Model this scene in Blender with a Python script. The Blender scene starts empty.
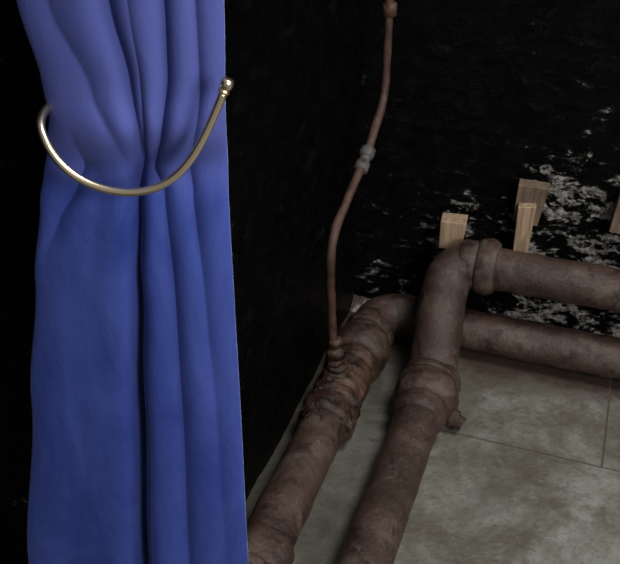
import bpy, bmesh, math, random
from mathutils import Vector, Matrix, noise
random.seed(4)
S=bpy.context.scene
S.view_settings.view_transform='Standard'
S.view_settings.look='None'

YAW=math.atan(378/1082); PITCH=math.atan(600/900)
CAM=Vector((0.5,-1.79,1.5))
FW=Vector((-math.sin(YAW),math.cos(YAW),0)); RT=Vector((math.cos(YAW),math.sin(YAW),0))

# ---------------- material helpers ----------------
def mat(name):
    m=bpy.data.materials.new(name); m.use_nodes=True
    nt=m.node_tree; b=nt.nodes['Principled BSDF']
    return m,nt,b
def N(nt,t,**k):
    n=nt.nodes.new(t)
    for a,v in k.items(): setattr(n,a,v)
    return n
def noise_n(nt,co,scale,detail=6,rough=.6,dist=0):
    n=N(nt,'ShaderNodeTexNoise'); n.inputs['Scale'].default_value=scale
    n.inputs['Detail'].default_value=detail; n.inputs['Roughness'].default_value=rough
    n.inputs['Distortion'].default_value=dist
    nt.links.new(co,n.inputs['Vector']); return n.outputs['Fac']
def ramp(nt,fac,stops,interp='LINEAR'):
    r=N(nt,'ShaderNodeValToRGB'); r.color_ramp.interpolation=interp
    e=r.color_ramp.elements
    while len(e)<len(stops): e.new(.5)
    for i,(p,c) in enumerate(stops):
        e[i].position=p; e[i].color=(c,c,c,1) if not hasattr(c,'__len__') else (*c,1)
    nt.links.new(fac,r.inputs['Fac']); return r.outputs['Color']
def mixc(nt,f,a,b,mode='MIX'):
    m=N(nt,'ShaderNodeMix',data_type='RGBA',blend_type=mode)
    for s,v in ((m.inputs[0],f),(m.inputs[6],a),(m.inputs[7],b)):
        if hasattr(v,'links'): nt.links.new(v,s)
        elif hasattr(v,'__len__'): s.default_value=(*v,1)
        else: s.default_value=v
    return m.outputs[2]
def mth(nt,op,a,b=None,clamp=False):
    m=N(nt,'ShaderNodeMath',operation=op); m.use_clamp=clamp
    for i,v in enumerate((a,b)):
        if v is None: continue
        if hasattr(v,'links'): nt.links.new(v,m.inputs[i])
        else: m.inputs[i].default_value=v
    return m.outputs[0]
def bump(nt,b,h,strength,dist,prev=None):
    n=N(nt,'ShaderNodeBump'); n.inputs['Strength'].default_value=strength; n.inputs['Distance'].default_value=dist
    nt.links.new(h,n.inputs['Height'])
    if prev: nt.links.new(prev,n.inputs['Normal'])
    nt.links.new(n.outputs[0],b.inputs['Normal']); return n.outputs[0]
def mrange(nt,v,a,b,c=0,d=1):
    m=N(nt,'ShaderNodeMapRange'); nt.links.new(v,m.inputs[0])
    for i,x in enumerate((a,b,c,d)): m.inputs[i+1].default_value=x
    return m.outputs[0]
def coord(nt):
    g=N(nt,'ShaderNodeNewGeometry'); return g.outputs['Position']

# ---- black painted plaster with chips
def wall_mat(name,chip,patch,xpatch,glint):
    m,nt,b=mat(name); co=coord(nt)
    sep=N(nt,'ShaderNodeSeparateXYZ'); nt.links.new(co,sep.inputs[0])
    mp=N(nt,'ShaderNodeMapping'); mp.inputs['Scale'].default_value=(1,1,1.9); nt.links.new(co,mp.inputs[0]); cs=mp.outputs[0]
    fine=noise_n(nt,co,75,8,.72); big=noise_n(nt,co,5,6,.6); mid=noise_n(nt,cs,17,9,.72,.5)
    n2=noise_n(nt,cs,42,8,.75,.3); n6=noise_n(nt,cs,110,5,.7)
    base=mixc(nt,mrange(nt,big,.35,.65),(.0005,.0005,.0006),(.0016,.0015,.0017))
    base=mixc(nt,mrange(nt,mid,.56,.68,0,.8),base,(.006,.0056,.0056))
    sc=mrange(nt,mth(nt,'ADD',mth(nt,'MULTIPLY',n6,.6),mth(nt,'MULTIPLY',mid,.4)),glint,glint+.04)
    base=mixc(nt,sc,base,(.10,.096,.09))  # grey speckles painted into the colour as glints and small chips
    band=mth(nt,'ADD',mth(nt,'MULTIPLY',mrange(nt,sep.outputs[2],.60,.45,0,1),.55),mth(nt,'MULTIPLY',mrange(nt,sep.outputs[2],.88,.60,0,1),.45))
    xr=mrange(nt,sep.outputs[0],.10,.40,0,xpatch)
    thr=mth(nt,'ADD',mth(nt,'MULTIPLY',mid,.6),mth(nt,'MULTIPLY',n2,.4))
    lo2=mth(nt,'ADD',thr,mth(nt,'MULTIPLY',band,mth(nt,'ADD',xr,patch)))
    lo2=mth(nt,'ADD',lo2,mth(nt,'MULTIPLY',mth(nt,'SUBTRACT',big,.5),.34))
    ch=mrange(nt,lo2,chip,chip+.035)
    pc=mixc(nt,mrange(nt,fine,.40,.60),(.06,.056,.05),(.52,.49,.45))
    col=mixc(nt,ch,base,pc)
    nt.links.new(col,b.inputs['Base Color'])
    r=mixc(nt,ch,mixc(nt,mrange(nt,mid,.4,.6),(.16,)*3,(.34,)*3),(.9,.9,.9)); nt.links.new(r,b.inputs['Roughness'])
    b.inputs['Specular IOR Level'].default_value=.10
    p=bump(nt,b,mid,1,.035); p=bump(nt,b,fine,1,.010,p); bump(nt,b,ch,.5,.003,p)
    return m
MW_B=wall_mat('black_plaster_back',.668,.080,.098,.60)
MW_L=wall_mat('black_plaster_left',.675,.06,0,.605)

# ---- floor slabs
MF,nt,b=mat('stone_slab'); co=coord(nt)
n1=noise_n(nt,co,2.6,8,.62,.5); n2=noise_n(nt,co,9,9,.70,.2); n3=noise_n(nt,co,120,4,.6); n4=noise_n(nt,co,5,9,.68,.4); n5=noise_n(nt,co,40,8,.75)
c=ramp(nt,n1,[(.3,(.095,.093,.078)),(.5,(.165,.163,.143)),(.7,(.25,.25,.232))])
c=mixc(nt,mrange(nt,n2,.38,.62),mixc(nt,1,c,(.60,.57,.50),'MULTIPLY'),c)
c=mixc(nt,mrange(nt,n4,.48,.60,0,.75),c,(.070,.062,.045))
c=mixc(nt,mrange(nt,n5,.58,.68,0,.35),c,(.26,.26,.24))
c=mixc(nt,mrange(nt,n3,.3,.45,.4,0),c,(.05,.04,.03))
sep=N(nt,'ShaderNodeSeparateXYZ'); nt.links.new(co,sep.inputs[0])
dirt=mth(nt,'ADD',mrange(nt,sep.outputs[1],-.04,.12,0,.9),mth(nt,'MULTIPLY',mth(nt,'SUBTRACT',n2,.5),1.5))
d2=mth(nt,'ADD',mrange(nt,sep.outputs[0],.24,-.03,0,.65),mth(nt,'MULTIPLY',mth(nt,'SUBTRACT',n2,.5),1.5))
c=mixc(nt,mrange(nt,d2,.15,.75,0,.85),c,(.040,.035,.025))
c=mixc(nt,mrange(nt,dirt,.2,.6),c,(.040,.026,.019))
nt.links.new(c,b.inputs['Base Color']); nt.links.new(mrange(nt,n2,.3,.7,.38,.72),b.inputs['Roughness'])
p=bump(nt,b,n2,.6,.014); p=bump(nt,b,n5,.4,.004,p); bump(nt,b,n3,.25,.001,p)
MG,nt,b=mat('dark_grout'); b.inputs['Base Color'].default_value=(.06,.05,.04,1); b.inputs['Roughness'].default_value=.95
MDb,nt,b=mat('mortar_rubble'); co=coord(nt)
n1=noise_n(nt,co,30,6,.7)
nt.links.new(ramp(nt,n1,[(.35,(.03,.02,.016)),(.52,(.10,.075,.06)),(.66,(.38,.35,.31))]),b.inputs['Base Color']); b.inputs['Roughness'].default_value=.95

# ---- painted cast iron
def iron(name,a,bb,rust,spk=.45,lo=.52,light=(.125,.102,.084)):
    m,nt,b=mat(name); co=coord(nt)
    n1=noise_n(nt,co,6,8,.66,.4); n2=noise_n(nt,co,48,9,.78); n3=noise_n(nt,co,20,9,.8,.3); n4=noise_n(nt,co,150,4,.6); n5=noise_n(nt,co,12,9,.78,.2)
    c=mixc(nt,mrange(nt,n1,.38,.62),a,bb)
    c=mixc(nt,mrange(nt,n5,.50,.60,0,spk*.7),c,light)
    c=mixc(nt,mrange(nt,n3,lo,lo+.07,0,rust),c,(.014,.007,.005))
    c=mixc(nt,mrange(nt,n2,.60,.68,0,spk),c,(.19,.165,.145))
    c=mixc(nt,mrange(nt,n4,.32,.44,.6,0),c,(.013,.007,.005))
    nt.links.new(c,b.inputs['Base Color'])
    nt.links.new(mrange(nt,n2,.35,.65,.26,.55),b.inputs['Roughness'])
    b.inputs['Specular IOR Level'].default_value=.40
    p=bump(nt,b,n2,.6,.004); bump(nt,b,n3,.7,.006,p); return m
MI=iron('brown_painted_cast_iron',(.031,.017,.012),(.058,.033,.025),.8,.5,.52)
MR=iron('rusty_fitting',(.032,.015,.009),(.062,.030,.018),1.0,.75,.48,(.13,.085,.06))
MC=iron('rusty_copper',(.042,.020,.014),(.074,.037,.026),.6,.35,.53,(.10,.065,.048))
MZ=iron('grey_union_metal',(.05,.047,.045),(.10,.094,.09),.5,.5,.53,(.17,.165,.16))

def wood(name,a,b2):
    m,nt,b=mat(name); co=coord(nt)
    mp=N(nt,'ShaderNodeMapping'); mp.inputs['Scale'].default_value=(60,60,6); nt.links.new(co,mp.inputs[0])
    n1=noise_n(nt,mp.outputs[0],1.5,5,.6,.5)
    nt.links.new(ramp(nt,n1,[(.3,a),(.6,b2)]),b.inputs['Base Color']); b.inputs['Roughness'].default_value=.75
    bump(nt,b,n1,.3,.002); return m
MWd=wood('rough_pine',(.14,.088,.052),(.32,.225,.145)); MWd2=wood('aged_pine',(.05,.032,.021),(.14,.095,.062))

MB,nt,b=mat('antique_brass'); b.inputs['Metallic'].default_value=1
b.inputs['Base Color'].default_value=(.88,.73,.50,1); b.inputs['Roughness'].default_value=.28
MSt,nt,b=mat('black_steel'); b.inputs['Base Color'].default_value=(.02,.02,.02,1); b.inputs['Metallic'].default_value=.7; b.inputs['Roughness'].default_value=.4

MV,nt,b=mat('blue_velvet'); co=coord(nt)
mp=N(nt,'ShaderNodeMapping'); mp.inputs['Scale'].default_value=(1,1,.4); nt.links.new(co,mp.inputs[0])
n1=noise_n(nt,mp.outputs[0],11,8,.66,.5); n2=noise_n(nt,co,260,3,.6)
sep=N(nt,'ShaderNodeSeparateXYZ'); nt.links.new(co,sep.inputs[0])
c=mixc(nt,mrange(nt,n1,.3,.7),(.017,.032,.165),(.042,.064,.25))
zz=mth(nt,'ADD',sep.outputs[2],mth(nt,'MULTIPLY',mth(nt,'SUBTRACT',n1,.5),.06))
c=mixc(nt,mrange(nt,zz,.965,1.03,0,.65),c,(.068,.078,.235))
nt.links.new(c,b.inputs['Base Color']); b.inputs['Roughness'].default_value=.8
b.inputs['Specular IOR Level'].default_value=.1
b.inputs['Sheen Weight'].default_value=.7; b.inputs['Sheen Roughness'].default_value=.28
b.inputs['Sheen Tint'].default_value=(.34,.42,.95,1)
p=bump(nt,b,n1,.25,.010); bump(nt,b,n2,.15,.0006,p)

# ---------------- mesh helpers ----------------
def obj(name,bm,mats,smooth=True,parent=None):
    me=bpy.data.meshes.new(name); bm.normal_update(); bm.to_mesh(me); bm.free()
    for m in mats: me.materials.append(m)
    if smooth:
        for p in me.polygons: p.use_smooth=True
    o=bpy.data.objects.new(name,me); S.collection.objects.link(o)
    if parent: o.parent=parent
    return o
def grid_wall(name,origin,du,dv,nu,nv,normal,m,amp=.008):
    bm=bmesh.new(); vs=[]
    for j in range(nv+1):
        for i in range(nu+1):
            p=origin+du*(i/nu)+dv*(j/nv)
            d=noise.fractal(p*7,1.0,2.0,5)*amp+noise.noise(p*2.2)*amp*.8
            vs.append(bm.verts.new(p+normal*min(d,.012)))
    for j in range(nv):
        for i in range(nu):
            a=j*(nu+1)+i
            f=bm.faces.new((vs[a],vs[a+1],vs[a+nu+2],vs[a+nu+1]))
            f.normal_update()
            if f.normal.dot(normal)<0: f.normal_flip()
    return obj(name,bm,[m])
FZ=.03
H=2.6
grid_wall('wall_back',Vector((-.09,.235,FZ-.05)),Vector((3.1,0,0)),Vector((0,0,H)),300,250,Vector((0,-1,0)),MW_B)
grid_wall('wall_left',Vector((-.075,-.88,FZ-.05)),Vector((0,1.14,0)),Vector((0,0,H)),120,250,Vector((1,0,0)),MW_L,.006)
grid_wall('wall_return',Vector((-1.2,-.875,FZ-.05)),Vector((1.13,0,0)),Vector((0,0,H)),120,250,Vector((0,-1,0)),MW_L,.006)
grid_wall('wall_far_left',Vector((-1.19,-3.2,FZ-.05)),Vector((0,2.35,0)),Vector((0,0,H)),100,120,Vector((1,0,0)),MW_L)

# floor: bevelled slabs on a grout bed
bm=bmesh.new()
def box(bm,x0,x1,y0,y1,z0,z1,mi=0,bev=0):
    r=bmesh.ops.create_cube(bm,size=1)
    for v in r['verts']:
        v.co=Vector(((x0+x1)/2+v.co.x*(x1-x0),(y0+y1)/2+v.co.y*(y1-y0),(z0+z1)/2+v.co.z*(z1-z0)))
    fs=set(f for v in r['verts'] for f in v.link_faces)
    if bev:
        es=list(set(e for v in r['verts'] for e in v.link_edges))
        rr=bmesh.ops.bevel(bm,geom=es,offset=bev,segments=2,affect='EDGES')
        fs|=set(rr['faces'])
    for f in fs:
        if f.is_valid: f.material_index=mi
g=.0010
def slab(x0,x1,y0,y1): box(bm,x0+g,x1-g,y0+g,y1-g,FZ-.06,FZ+random.uniform(-.001,.001),0,.0015)
slab(.24,.64,-.2,.25); slab(.64,1.5,-.2,.25); slab(1.5,2.3,-.2,.25); slab(2.3,3.0,-.2,.25)
slab(.24,1.1,-.85,-.2); slab(1.1,2.0,-.85,-.2); slab(2.0,3.0,-.85,-.2)
slab(-.3,.24,-.85,.25); slab(-1.2,-.3,-.85,.25)
ys=[-3.2,-2.6,-2.0,-1.4,-.85]
for r in range(4):
    x=-1.2+(-.5 if r%2 else 0)
    while x<3.0:
        x0=max(x,-1.2); x1=min(x+.95,3.0)
        if x1-x0>.02: slab(x0,x1,ys[r],ys[r+1])
        x+=.95
box(bm,-1.2,3.0,-3.2,.25,FZ-.1,FZ-.002,1)
obj('floor',bm,[MF,MG],smooth=False)

# rough mortar skirting / debris against the back wall
bm=bmesh.new(); vs=[]; nu,nv=420,8
for i in range(nu+1):
    x=-.08+3.05*i/nu
    for j in range(nv+1):
        t=j/nv; y=.235-.052*t-.008*noise.noise(Vector((x*9,0,4)))*t
        z=FZ-.004+.030*(1-t)**.8+.009*noise.fractal(Vector((x*30,t*2,1)),1,2,4)*(1-t*.7)
        vs.append(bm.verts.new((x,y,z)))
for i in range(nu):
    for j in range(nv):
        a=i*(nv+1)+j; bm.faces.new((vs[a],vs[a+1],vs[a+nv+2],vs[a+nv+1]))
for k in range(300):
    x=random.uniform(.0,2.6) if k%3 else random.uniform(.3,.9); y=.225-abs(random.gauss(0,.028)); r=random.uniform(.0015,.006)
    y=max(y,.12)
    q=bmesh.ops.create_icosphere(bm,subdivisions=1,radius=r,matrix=Matrix.Translation((x,y,FZ+r*.6+(.012 if y>.2 else 0))))
    for v in q['verts']: v.co+=Vector((random.uniform(-1,1),random.uniform(-1,1),random.uniform(-1,1)))*r*.35
obj('mortar_debris',bm,[MDb],smooth=False)

def frame_for(d,up=None):
    d=d.normalized(); a=up or (Vector((0,0,1)) if abs(d.z)<.9 else Vector((1,0,0)))
    u=(a-d*a.dot(d)).normalized(); return u,d.cross(u)
def rings(bm,cs,rs,seg,mi=0,cap=True,wob=0,dirs=None,wf=22):
    prev=None;u=None;first=None
    for k,c in enumerate(cs):
        if dirs: d=dirs
        else: d=(cs[min(k+1,len(cs)-1)]-cs[max(k-1,0)]).normalized()
        if u is None: u,_=frame_for(d)
        else: u=(u-d*u.dot(d)).normalized()
        w=d.cross(u); ring=[]
        for i in range(seg):
            a=2*math.pi*i/seg; n=u*math.cos(a)+w*math.sin(a)
            p=c+n*rs[k]
            if wob: p=c+n*(rs[k]+wob*noise.fractal(p*wf,1,2,4))
            ring.append(bm.verts.new(p))
        if prev:
            for i in range(seg):
                f=bm.faces.new((prev[i],prev[(i+1)%seg],ring[(i+1)%seg],ring[i])); f.material_index=mi
        else: first=ring
        prev=ring
    if cap:
        bm.faces.new(first[::-1]).material_index=mi; bm.faces.new(prev).material_index=mi
def fillet(pts,rad,step=.01):
    out=[pts[0]]
    for i in range(1,len(pts)-1):
        a,b_,c=pts[i-1],pts[i],pts[i+1]; R=rad[i-1] if hasattr(rad,'__len__') else rad
        u=(a-b_).normalized(); v=(c-b_).normalized(); th=u.angle(v)
        t=R/math.tan(th/2); t=min(t,(a-b_).length*.49 if i>1 else (a-b_).length*.9,(c-b_).length*.49 if i<len(pts)-2 else 9)
        p0=b_+u*t;p2=b_+v*t
        for k in range(17):
            s=k/16; out.append(p0*(1-s)**2+b_*2*s*(1-s)*(1)+p2*s*s)
    out.append(pts[-1])
    res=[out[0]]
    for i in range(1,len(out)):
        L=(out[i]-out[i-1]).length
        if L<1e-5: continue
        n=max(1,int(L/step))
        for k in range(1,n+1): res.append(out[i-1].lerp(out[i],k/n))
    return res
def tube(bm,pts,r,rad=.1,seg=40,mi=0,wob=.0025,step=.007):
    c=fillet(pts,rad,step); rings(bm,c,[r]*len(c),seg,mi,True,wob)
def refine(p,st=.004):
    q=[]
    for i in range(len(p)-1):
        n=max(1,int(max(abs(p[i+1][0]-p[i][0]),abs(p[i+1][1]-p[i][1]))/st))
        for k in range(n):
            s=k/n; q.append((p[i][0]*(1-s)+p[i+1][0]*s,p[i][1]*(1-s)+p[i+1][1]*s))
    q.append(p[-1]); return q
def lathe(bm,c,d,prof,seg=56,mi=0,wob=.004):
    d=d.normalized()
    if seg>20: prof=refine(prof)
    rings(bm,[c+d*t for t,_ in prof],[r for _,r in prof],seg,mi,True,wob,d,30)
def socket(L,R,r=.052,bead=.006):
    return [(-L/2,r-.002),(-L/2+.001,R-.002),(-L/2+.005,R+bead),(-L/2+.018,R+bead),(-L/2+.026,R),(0,R),(L/2-.022,R-.001),(L/2-.004,R-.006),(L/2,r-.002)]
def bulge(L,R,r=.052,pw=.4):
    n=16; return [(-L/2+L*i/n, r-.002+(R-r+.002)*max(0,math.sin(math.pi*i/n))**pw) for i in range(n+1)]
V=Vector; R0=.052
# ---- pipe A
bm=bmesh.new()
tube(bm,[V((.03,-3.0,.1)),V((.03,.12,.1)),V((3.0,.12,.1))],R0,.10)
tube(bm,[V((.03,-.05,.1)),V((.03,.12,.1)),V((.16,.12,.1))],R0+.007,.085)
lathe(bm,V((.03,-.050,.1)),V((0,1,0)),bulge(.10,.072),wob=.006)
lathe(bm,V((.03,.015,.1)),V((.15,1,0)),bulge(.06,.066),wob=.005)
lathe(bm,V((.18,.12,.1)),V((-1,0,0)),socket(.08,.064))
lathe(bm,V((.03,-.215,.1)),V((0,-1,0)),bulge(.24,.060,pw=.2),mi=1,wob=.006)
lathe(bm,V((.03,-.130,.1)),V((0,1,0)),bulge(.045,.066),mi=1,wob=.006)
lathe(bm,V((.03,-.325,.1)),V((0,1,0)),bulge(.06,.065,pw=.3),mi=1,wob=.008)
lathe(bm,V((.03,-.275,.1)),V((0,1,0)),bulge(.04,.064,pw=.4),mi=1,wob=.008)
lathe(bm,V((.018,-.225,.1)),V((0,0,1)),[(0,.034),(.05,.034),(.066,.029),(.067,.025),(.08,.024)],32,1,.004)
# thin flaking rust scales around the tee, lying on the surface
for k in range(60):
    a=random.uniform(-.3,math.pi+.3); y=-.32+random.gauss(0,.05); r=random.uniform(.002,.0055)
    n=V((math.cos(a),0,math.sin(a))); c=V((.03,y,.1))+n*(.0605 if y>-.345 else .0525)
    R=n.to_track_quat('Z','Y').to_matrix().to_4x4()
    q=bmesh.ops.create_icosphere(bm,subdivisions=1,radius=r,matrix=Matrix.Translation(c)@R@Matrix.Rotation(random.random()*6,4,'Z')@Matrix.Diagonal((1,1.6,.35,1)))
    for v in q['verts']: v.co+=V((random.uniform(-1,1),random.uniform(-1,1),random.uniform(-1,1)))*r*.22
    for f in set(f for v in q['verts'] for f in v.link_faces): f.material_index=1
lathe(bm,V((.03,-.755,.1)),V((0,1,0)),socket(.11,.064))
lathe(bm,V((1.1,.12,.1)),V((1,0,0)),socket(.10,.064))
obj('cast_iron_pipe',bm,[MI,MR])
# ---- pipe B
bm=bmesh.new()
P1=V((.225,-.11,.1));P2=V((.198,.115,.30))
tube(bm,[V((.225,-3.0,.1)),P1,P2,V((3.0,.12,.30))],R0,[.12,.085])
tube(bm,[V((.225,-.15,.1)),P1,P2,V((.29,.118,.30))],R0+.006,[.11,.085])
lathe(bm,V((.225,-.172,.1)),V((0,1,0)),bulge(.095,.075),wob=.006)
lathe(bm,V((.225,-.116,.104)),V((0,1,.4)),bulge(.055,.070),wob=.006)
lathe(bm,V((.225,-.240,.1)),V((0,1,0)),bulge(.06,.061),wob=.004)
lathe(bm,V((.296,.118,.30)),V((-1,0,0)),bulge(.055,.069,pw=.25),wob=.004)
lathe(bm,V((.255,.118,.30)),V((-1,0,0)),bulge(.06,.062),wob=.004)
lathe(bm,V((1.2,.12,.30)),V((1,0,0)),socket(.10,.064))
lathe(bm,V((.262,-.185,.080)),V((1,-.25,-.35)),[(0,.024),(.045,.024),(.046,.018),(.064,.018)],6,1,0)
obj('cast_iron_pipe',bm,[MI,MR])

# ---- thin vertical feed pipe
bm=bmesh.new()
tube(bm,[V((.010,-.225,.185)),V((.004,-.245,.525)),V((.010,.0,.610)),V((.013,.130,.70)),V((.010,.14,2.2))],.0098,.10,16,0,.0018,.006)
lathe(bm,V((.014,-.225,.178)),V((0,0,1)),[(0,.019),(.014,.019),(.016,.014),(.022,.014),(.024,.022),(.046,.022),(.048,.014),(.056,.014),(.057,.018),(.075,.017),(.076,.011)],6,1,0)
dd=(V((.013,.07,.655))-V((.008,-.06,.59))).normalized()
lathe(bm,V((.009,-.045,.592)),dd,[(0,.012),(.002,.017),(.022,.017),(.024,.013),(.04,.013),(.042,.018),(.062,.018),(.064,.011)],8,2,0)
lathe(bm,V((.0125,.137,.885)),V((0,0,1)),[(0,.010),(.003,.016),(.03,.016),(.033,.010)],16,0,0)
obj('copper_pipe',bm,[MC,MR,MZ])

# ---- wooden wedges
def wedge(pos,size,rot,taper,m):
    bm=bmesh.new(); bmesh.ops.create_cube(bm,size=1)
    for v in bm.verts:
        t=taper if v.co.z<0 else 1
        v.co=V((v.co.x*size[0]*t,v.co.y*size[1]*t,v.co.z*size[2]*(1+(.08 if v.co.x>0 and v.co.z>0 else 0))))
    bmesh.ops.bevel(bm,geom=bm.edges[:],offset=.0012,segments=1,affect='EDGES')
    M=Matrix.Rotation(rot[2],4,'Z')@Matrix.Rotation(rot[1],4,'Y')@Matrix.Rotation(rot[0],4,'X')
    bmesh.ops.transform(bm,matrix=Matrix.Translation(pos)@M,verts=bm.verts)
    return obj('wooden_wedge',bm,[m],smooth=False)
wedge(V((.192,.188,.340)),(.064,.05,.078),(0,.03,.1),.9,MWd)
wedge(V((.365,.188,.380)),(.042,.030,.135),(0,0,.1),.85,MWd)
wedge(V((.368,.213,.442)),(.072,.035,.105),(.05,.08,.05),.85,MWd2)
wedge(V((.592,.205,.465)),(.06,.045,.11),(.05,.1,.05),.85,MWd2)

# ---------------- curtain ----------------
O=V((CAM.x,CAM.y,0))
def P(s,F,z): return O+FW*F+RT*s+V((0,0,z))
def interp(tab,z):
    if z>=tab[0][0]: return tab[0][1]
    if z<=tab[-1][0]: return tab[-1][1]
    for a,b_ in zip(tab,tab[1:]):
        if b_[0]<=z<=a[0]:
            t=(a[0]-z)/(a[0]-b_[0]); t=t*t*(3-2*t)*.5+t*.5
            return a[1]*(1-t)+b_[1]*t
EL=[(1.95,-.40),(1.27,-.336),(1.196,-.326),(1.12,-.314),(1.065,-.312),(1.02,-.324),(.985,-.333),(.95,-.342),(.833,-.368),(.625,-.409),(.261,-.476),(.19,-.489)]
ER=[(1.95,-.06),(1.27,-.096),(1.196,-.098),(1.065,-.103),(.971,-.105),(.833,-.105),(.625,-.105),(.261,-.1065),(.19,-.107)]
CR=[
 ([(1.95,.42),(1.27,.44),(1.196,.46),(1.12,.49),(1.03,.53),(.97,.52),(.833,.48),(.19,.47)],[(1.27,.022),(1.12,.028),(1.05,.028),(.97,.020),(.833,.003),(.19,.002)],.045),
 ([(1.95,.06),(1.27,.13),(1.196,.17),(1.10,.29),(1.03,.43),(.98,.49)],[(1.27,.006),(1.12,.008),(1.03,.009),(.98,.0)],.07),
 ([(1.95,.55),(1.196,.56),(1.12,.56),(1.03,.56),(.971,.54),(.833,.53),(.625,.525),(.261,.53)],[(1.196,.003),(1.03,.008),(.97,.018),(.88,.040),(.80,.070),(.625,.085),(.19,.09)],.020),
 ([(1.95,.78),(1.196,.72),(1.12,.70),(1.05,.65),(1.0,.61),(.97,.67),(.833,.71),(.625,.73),(.19,.74)],[(1.196,.022),(1.05,.024),(1.0,.016),(.97,.016),(.833,.018),(.19,.016)],.038),
 ([(1.95,.90),(1.196,.87),(1.10,.87),(1.0,.80),(.97,.82),(.833,.86),(.625,.89),(.19,.91)],[(1.196,.012),(1.0,.014),(.97,.014),(.833,.008),(.19,.003)],.04),
 ([(1.1,.10),(1.0,.22),(.97,.19),(.93,.11),(.88,.06),(.833,.04)],[(1.06,.0),(1.0,.012),(.96,.014),(.92,.006),(.86,0)],.045),
 ([(1.0,.30),(.97,.34),(.90,.31),(.833,.28),(.625,.24),(.19,.22)],[(1.02,.0),(.985,.009),(.93,.005),(.8,.003),(.625,.003),(.19,.006)],.12),
]
def depth(p,z):
    d=0
    for path,amp,w in CR:
        c=interp(path,z); a=interp(amp,z)
        x=(p-c)/w
        d-=a*math.exp(-math.sqrt(x*x+.06)*1.0)*1.2
    d+=.030*(math.sin(math.pi*max(0,min(1,p)))**.5)
    d-=.012*math.exp(-((z-1.005)/.03)**2)
    d+=.014*math.exp(-((z-1.06)/.035)**2)*math.sin(math.pi*p)
    d+=.005*noise.noise(V((p*3,z*3,3)))+.0008*noise.noise(V((p*10,z*7,8)))
    return d
NU,NV=320,420; bm=bmesh.new(); vs=[]
for j in range(NV+1):
    z=1.95-(1.95-.19)*j/NV
    l,r=interp(EL,z),interp(ER,z)
    for i in range(NU+1):
        p=i/NU
        vs.append(bm.verts.new(P(l+(r-l)*p,1.01-depth(p,z),z)))
for j in range(NV):
    for i in range(NU):
        a=j*(NU+1)+i; bm.faces.new((vs[a],vs[a+NU+1],vs[a+NU+2],vs[a+1]))
cur=obj('velvet_curtain',bm,[MV])
sm=cur.modifiers.new('thickness','SOLIDIFY'); sm.thickness=.002; sm.offset=1

# curtain rod with wall brackets (above the frame)
bm=bmesh.new()
rings(bm,[P(-.50,1.0,1.965),P(.0,1.0,1.965)],[.012,.012],20)
for s in (-.50,.0):
    bmesh.ops.create_uvsphere(bm,u_segments=16,v_segments=10,radius=.022,matrix=Matrix.Translation(P(s,1.0,1.965)))
for s in (-.46,-.27):
    a=P(s,1.0,1.965); rings(bm,[a,V((a.x,-.87,1.965))],[.007,.007],12)
obj('curtain_rod',bm,[MSt])

# brass holdback
bm=bmesh.new()
raw=[(-.298,1.05,1.082),(-.309,1.01,1.082),(-.3135,.975,1.079),(-.308,.955,1.066),(-.294,.946,1.040),(-.269,.940,1.016),(-.232,.937,1.0025),(-.192,.937,1.002),(-.157,.940,1.019),(-.131,.944,1.050),(-.112,.948,1.085),(-.096,.95,1.121)]
def cr(p0,p1,p2,p3,t):
    return .5*((2*p1)+(p2-p0)*t+(2*p0-5*p1+4*p2-p3)*t*t+(3*p1-p0-3*p2+p3)*t**3)
pts=[P(*q) for q in raw]; pl=[]
for i in range(len(pts)-1):
    a=pts[max(i-1,0)];e=pts[min(i+2,len(pts)-1)]
    for k in range(8): pl.append(cr(a,pts[i],pts[i+1],e,k/8))
pl.append(pts[-1])
for _ in range(24): pl=[pl[0]]+[(pl[i-1]+pl[i]*2+pl[i+1])/4 for i in range(1,len(pl)-1)]+[pl[-1]]
rings(bm,pl,[.0050]*len(pl),20)
dk=(pl[-1]-pl[-4]).normalized()
lathe(bm,pl[-1]-dk*.002,dk,[(0,.0049),(.001,.0066),(.004,.0069),(.005,.0054),(.006,.0054),(.008,.0072),(.013,.0077),(.017,.0068),(.018,.004)],20,0,0)
a=pts[0]; rings(bm,[a,V((a.x-.01,-.905,a.z+.002)),V((a.x-.01,-.88,a.z+.002))],[.0042]*3,16)
lathe(bm,V((a.x-.01,-.885,a.z+.002)),V((0,-1,0)),[(0,.018),(.004,.018),(.007,.012),(.009,.005)],20,0,0)
obj('curtain_holdback',bm,[MB])

# ---------------- lights ----------------
def area(name,loc,tgt,size,e,col):
    l=bpy.data.lights.new(name,'AREA'); l.size=size; l.energy=e; l.color=col
    o=bpy.data.objects.new(name,l); S.collection.objects.link(o); o.location=loc
    o.rotation_euler=(V(tgt)-V(loc)).to_track_quat('-Z','Y').to_euler()
area('ceiling_lamp',(1.2,-.7,2.9),(.4,-.2,0),.8,54,(1,.98,.94))
area('added_side_light',(2.0,-2.2,1.9),(-.1,-.9,.7),.8,62,(1,.98,.96))  # added area light, no window there; rakes the curtain folds from the right
w=bpy.data.worlds.new('World'); S.world=w; w.use_nodes=True
w.node_tree.nodes['Background'].inputs[0].default_value=(.92,.95,1,1)
w.node_tree.nodes['Background'].inputs[1].default_value=.18

cd=bpy.data.cameras.new('Camera'); cam=bpy.data.objects.new('Camera',cd); S.collection.objects.link(cam)
cd.sensor_width=36; cd.lens=900/620*36; cd.clip_start=.01
cam.location=CAM
dirv=FW*math.cos(PITCH)+V((0,0,-math.sin(PITCH)))
cam.rotation_euler=dirv.to_track_quat('-Z','Y').to_euler()
S.camera=cam
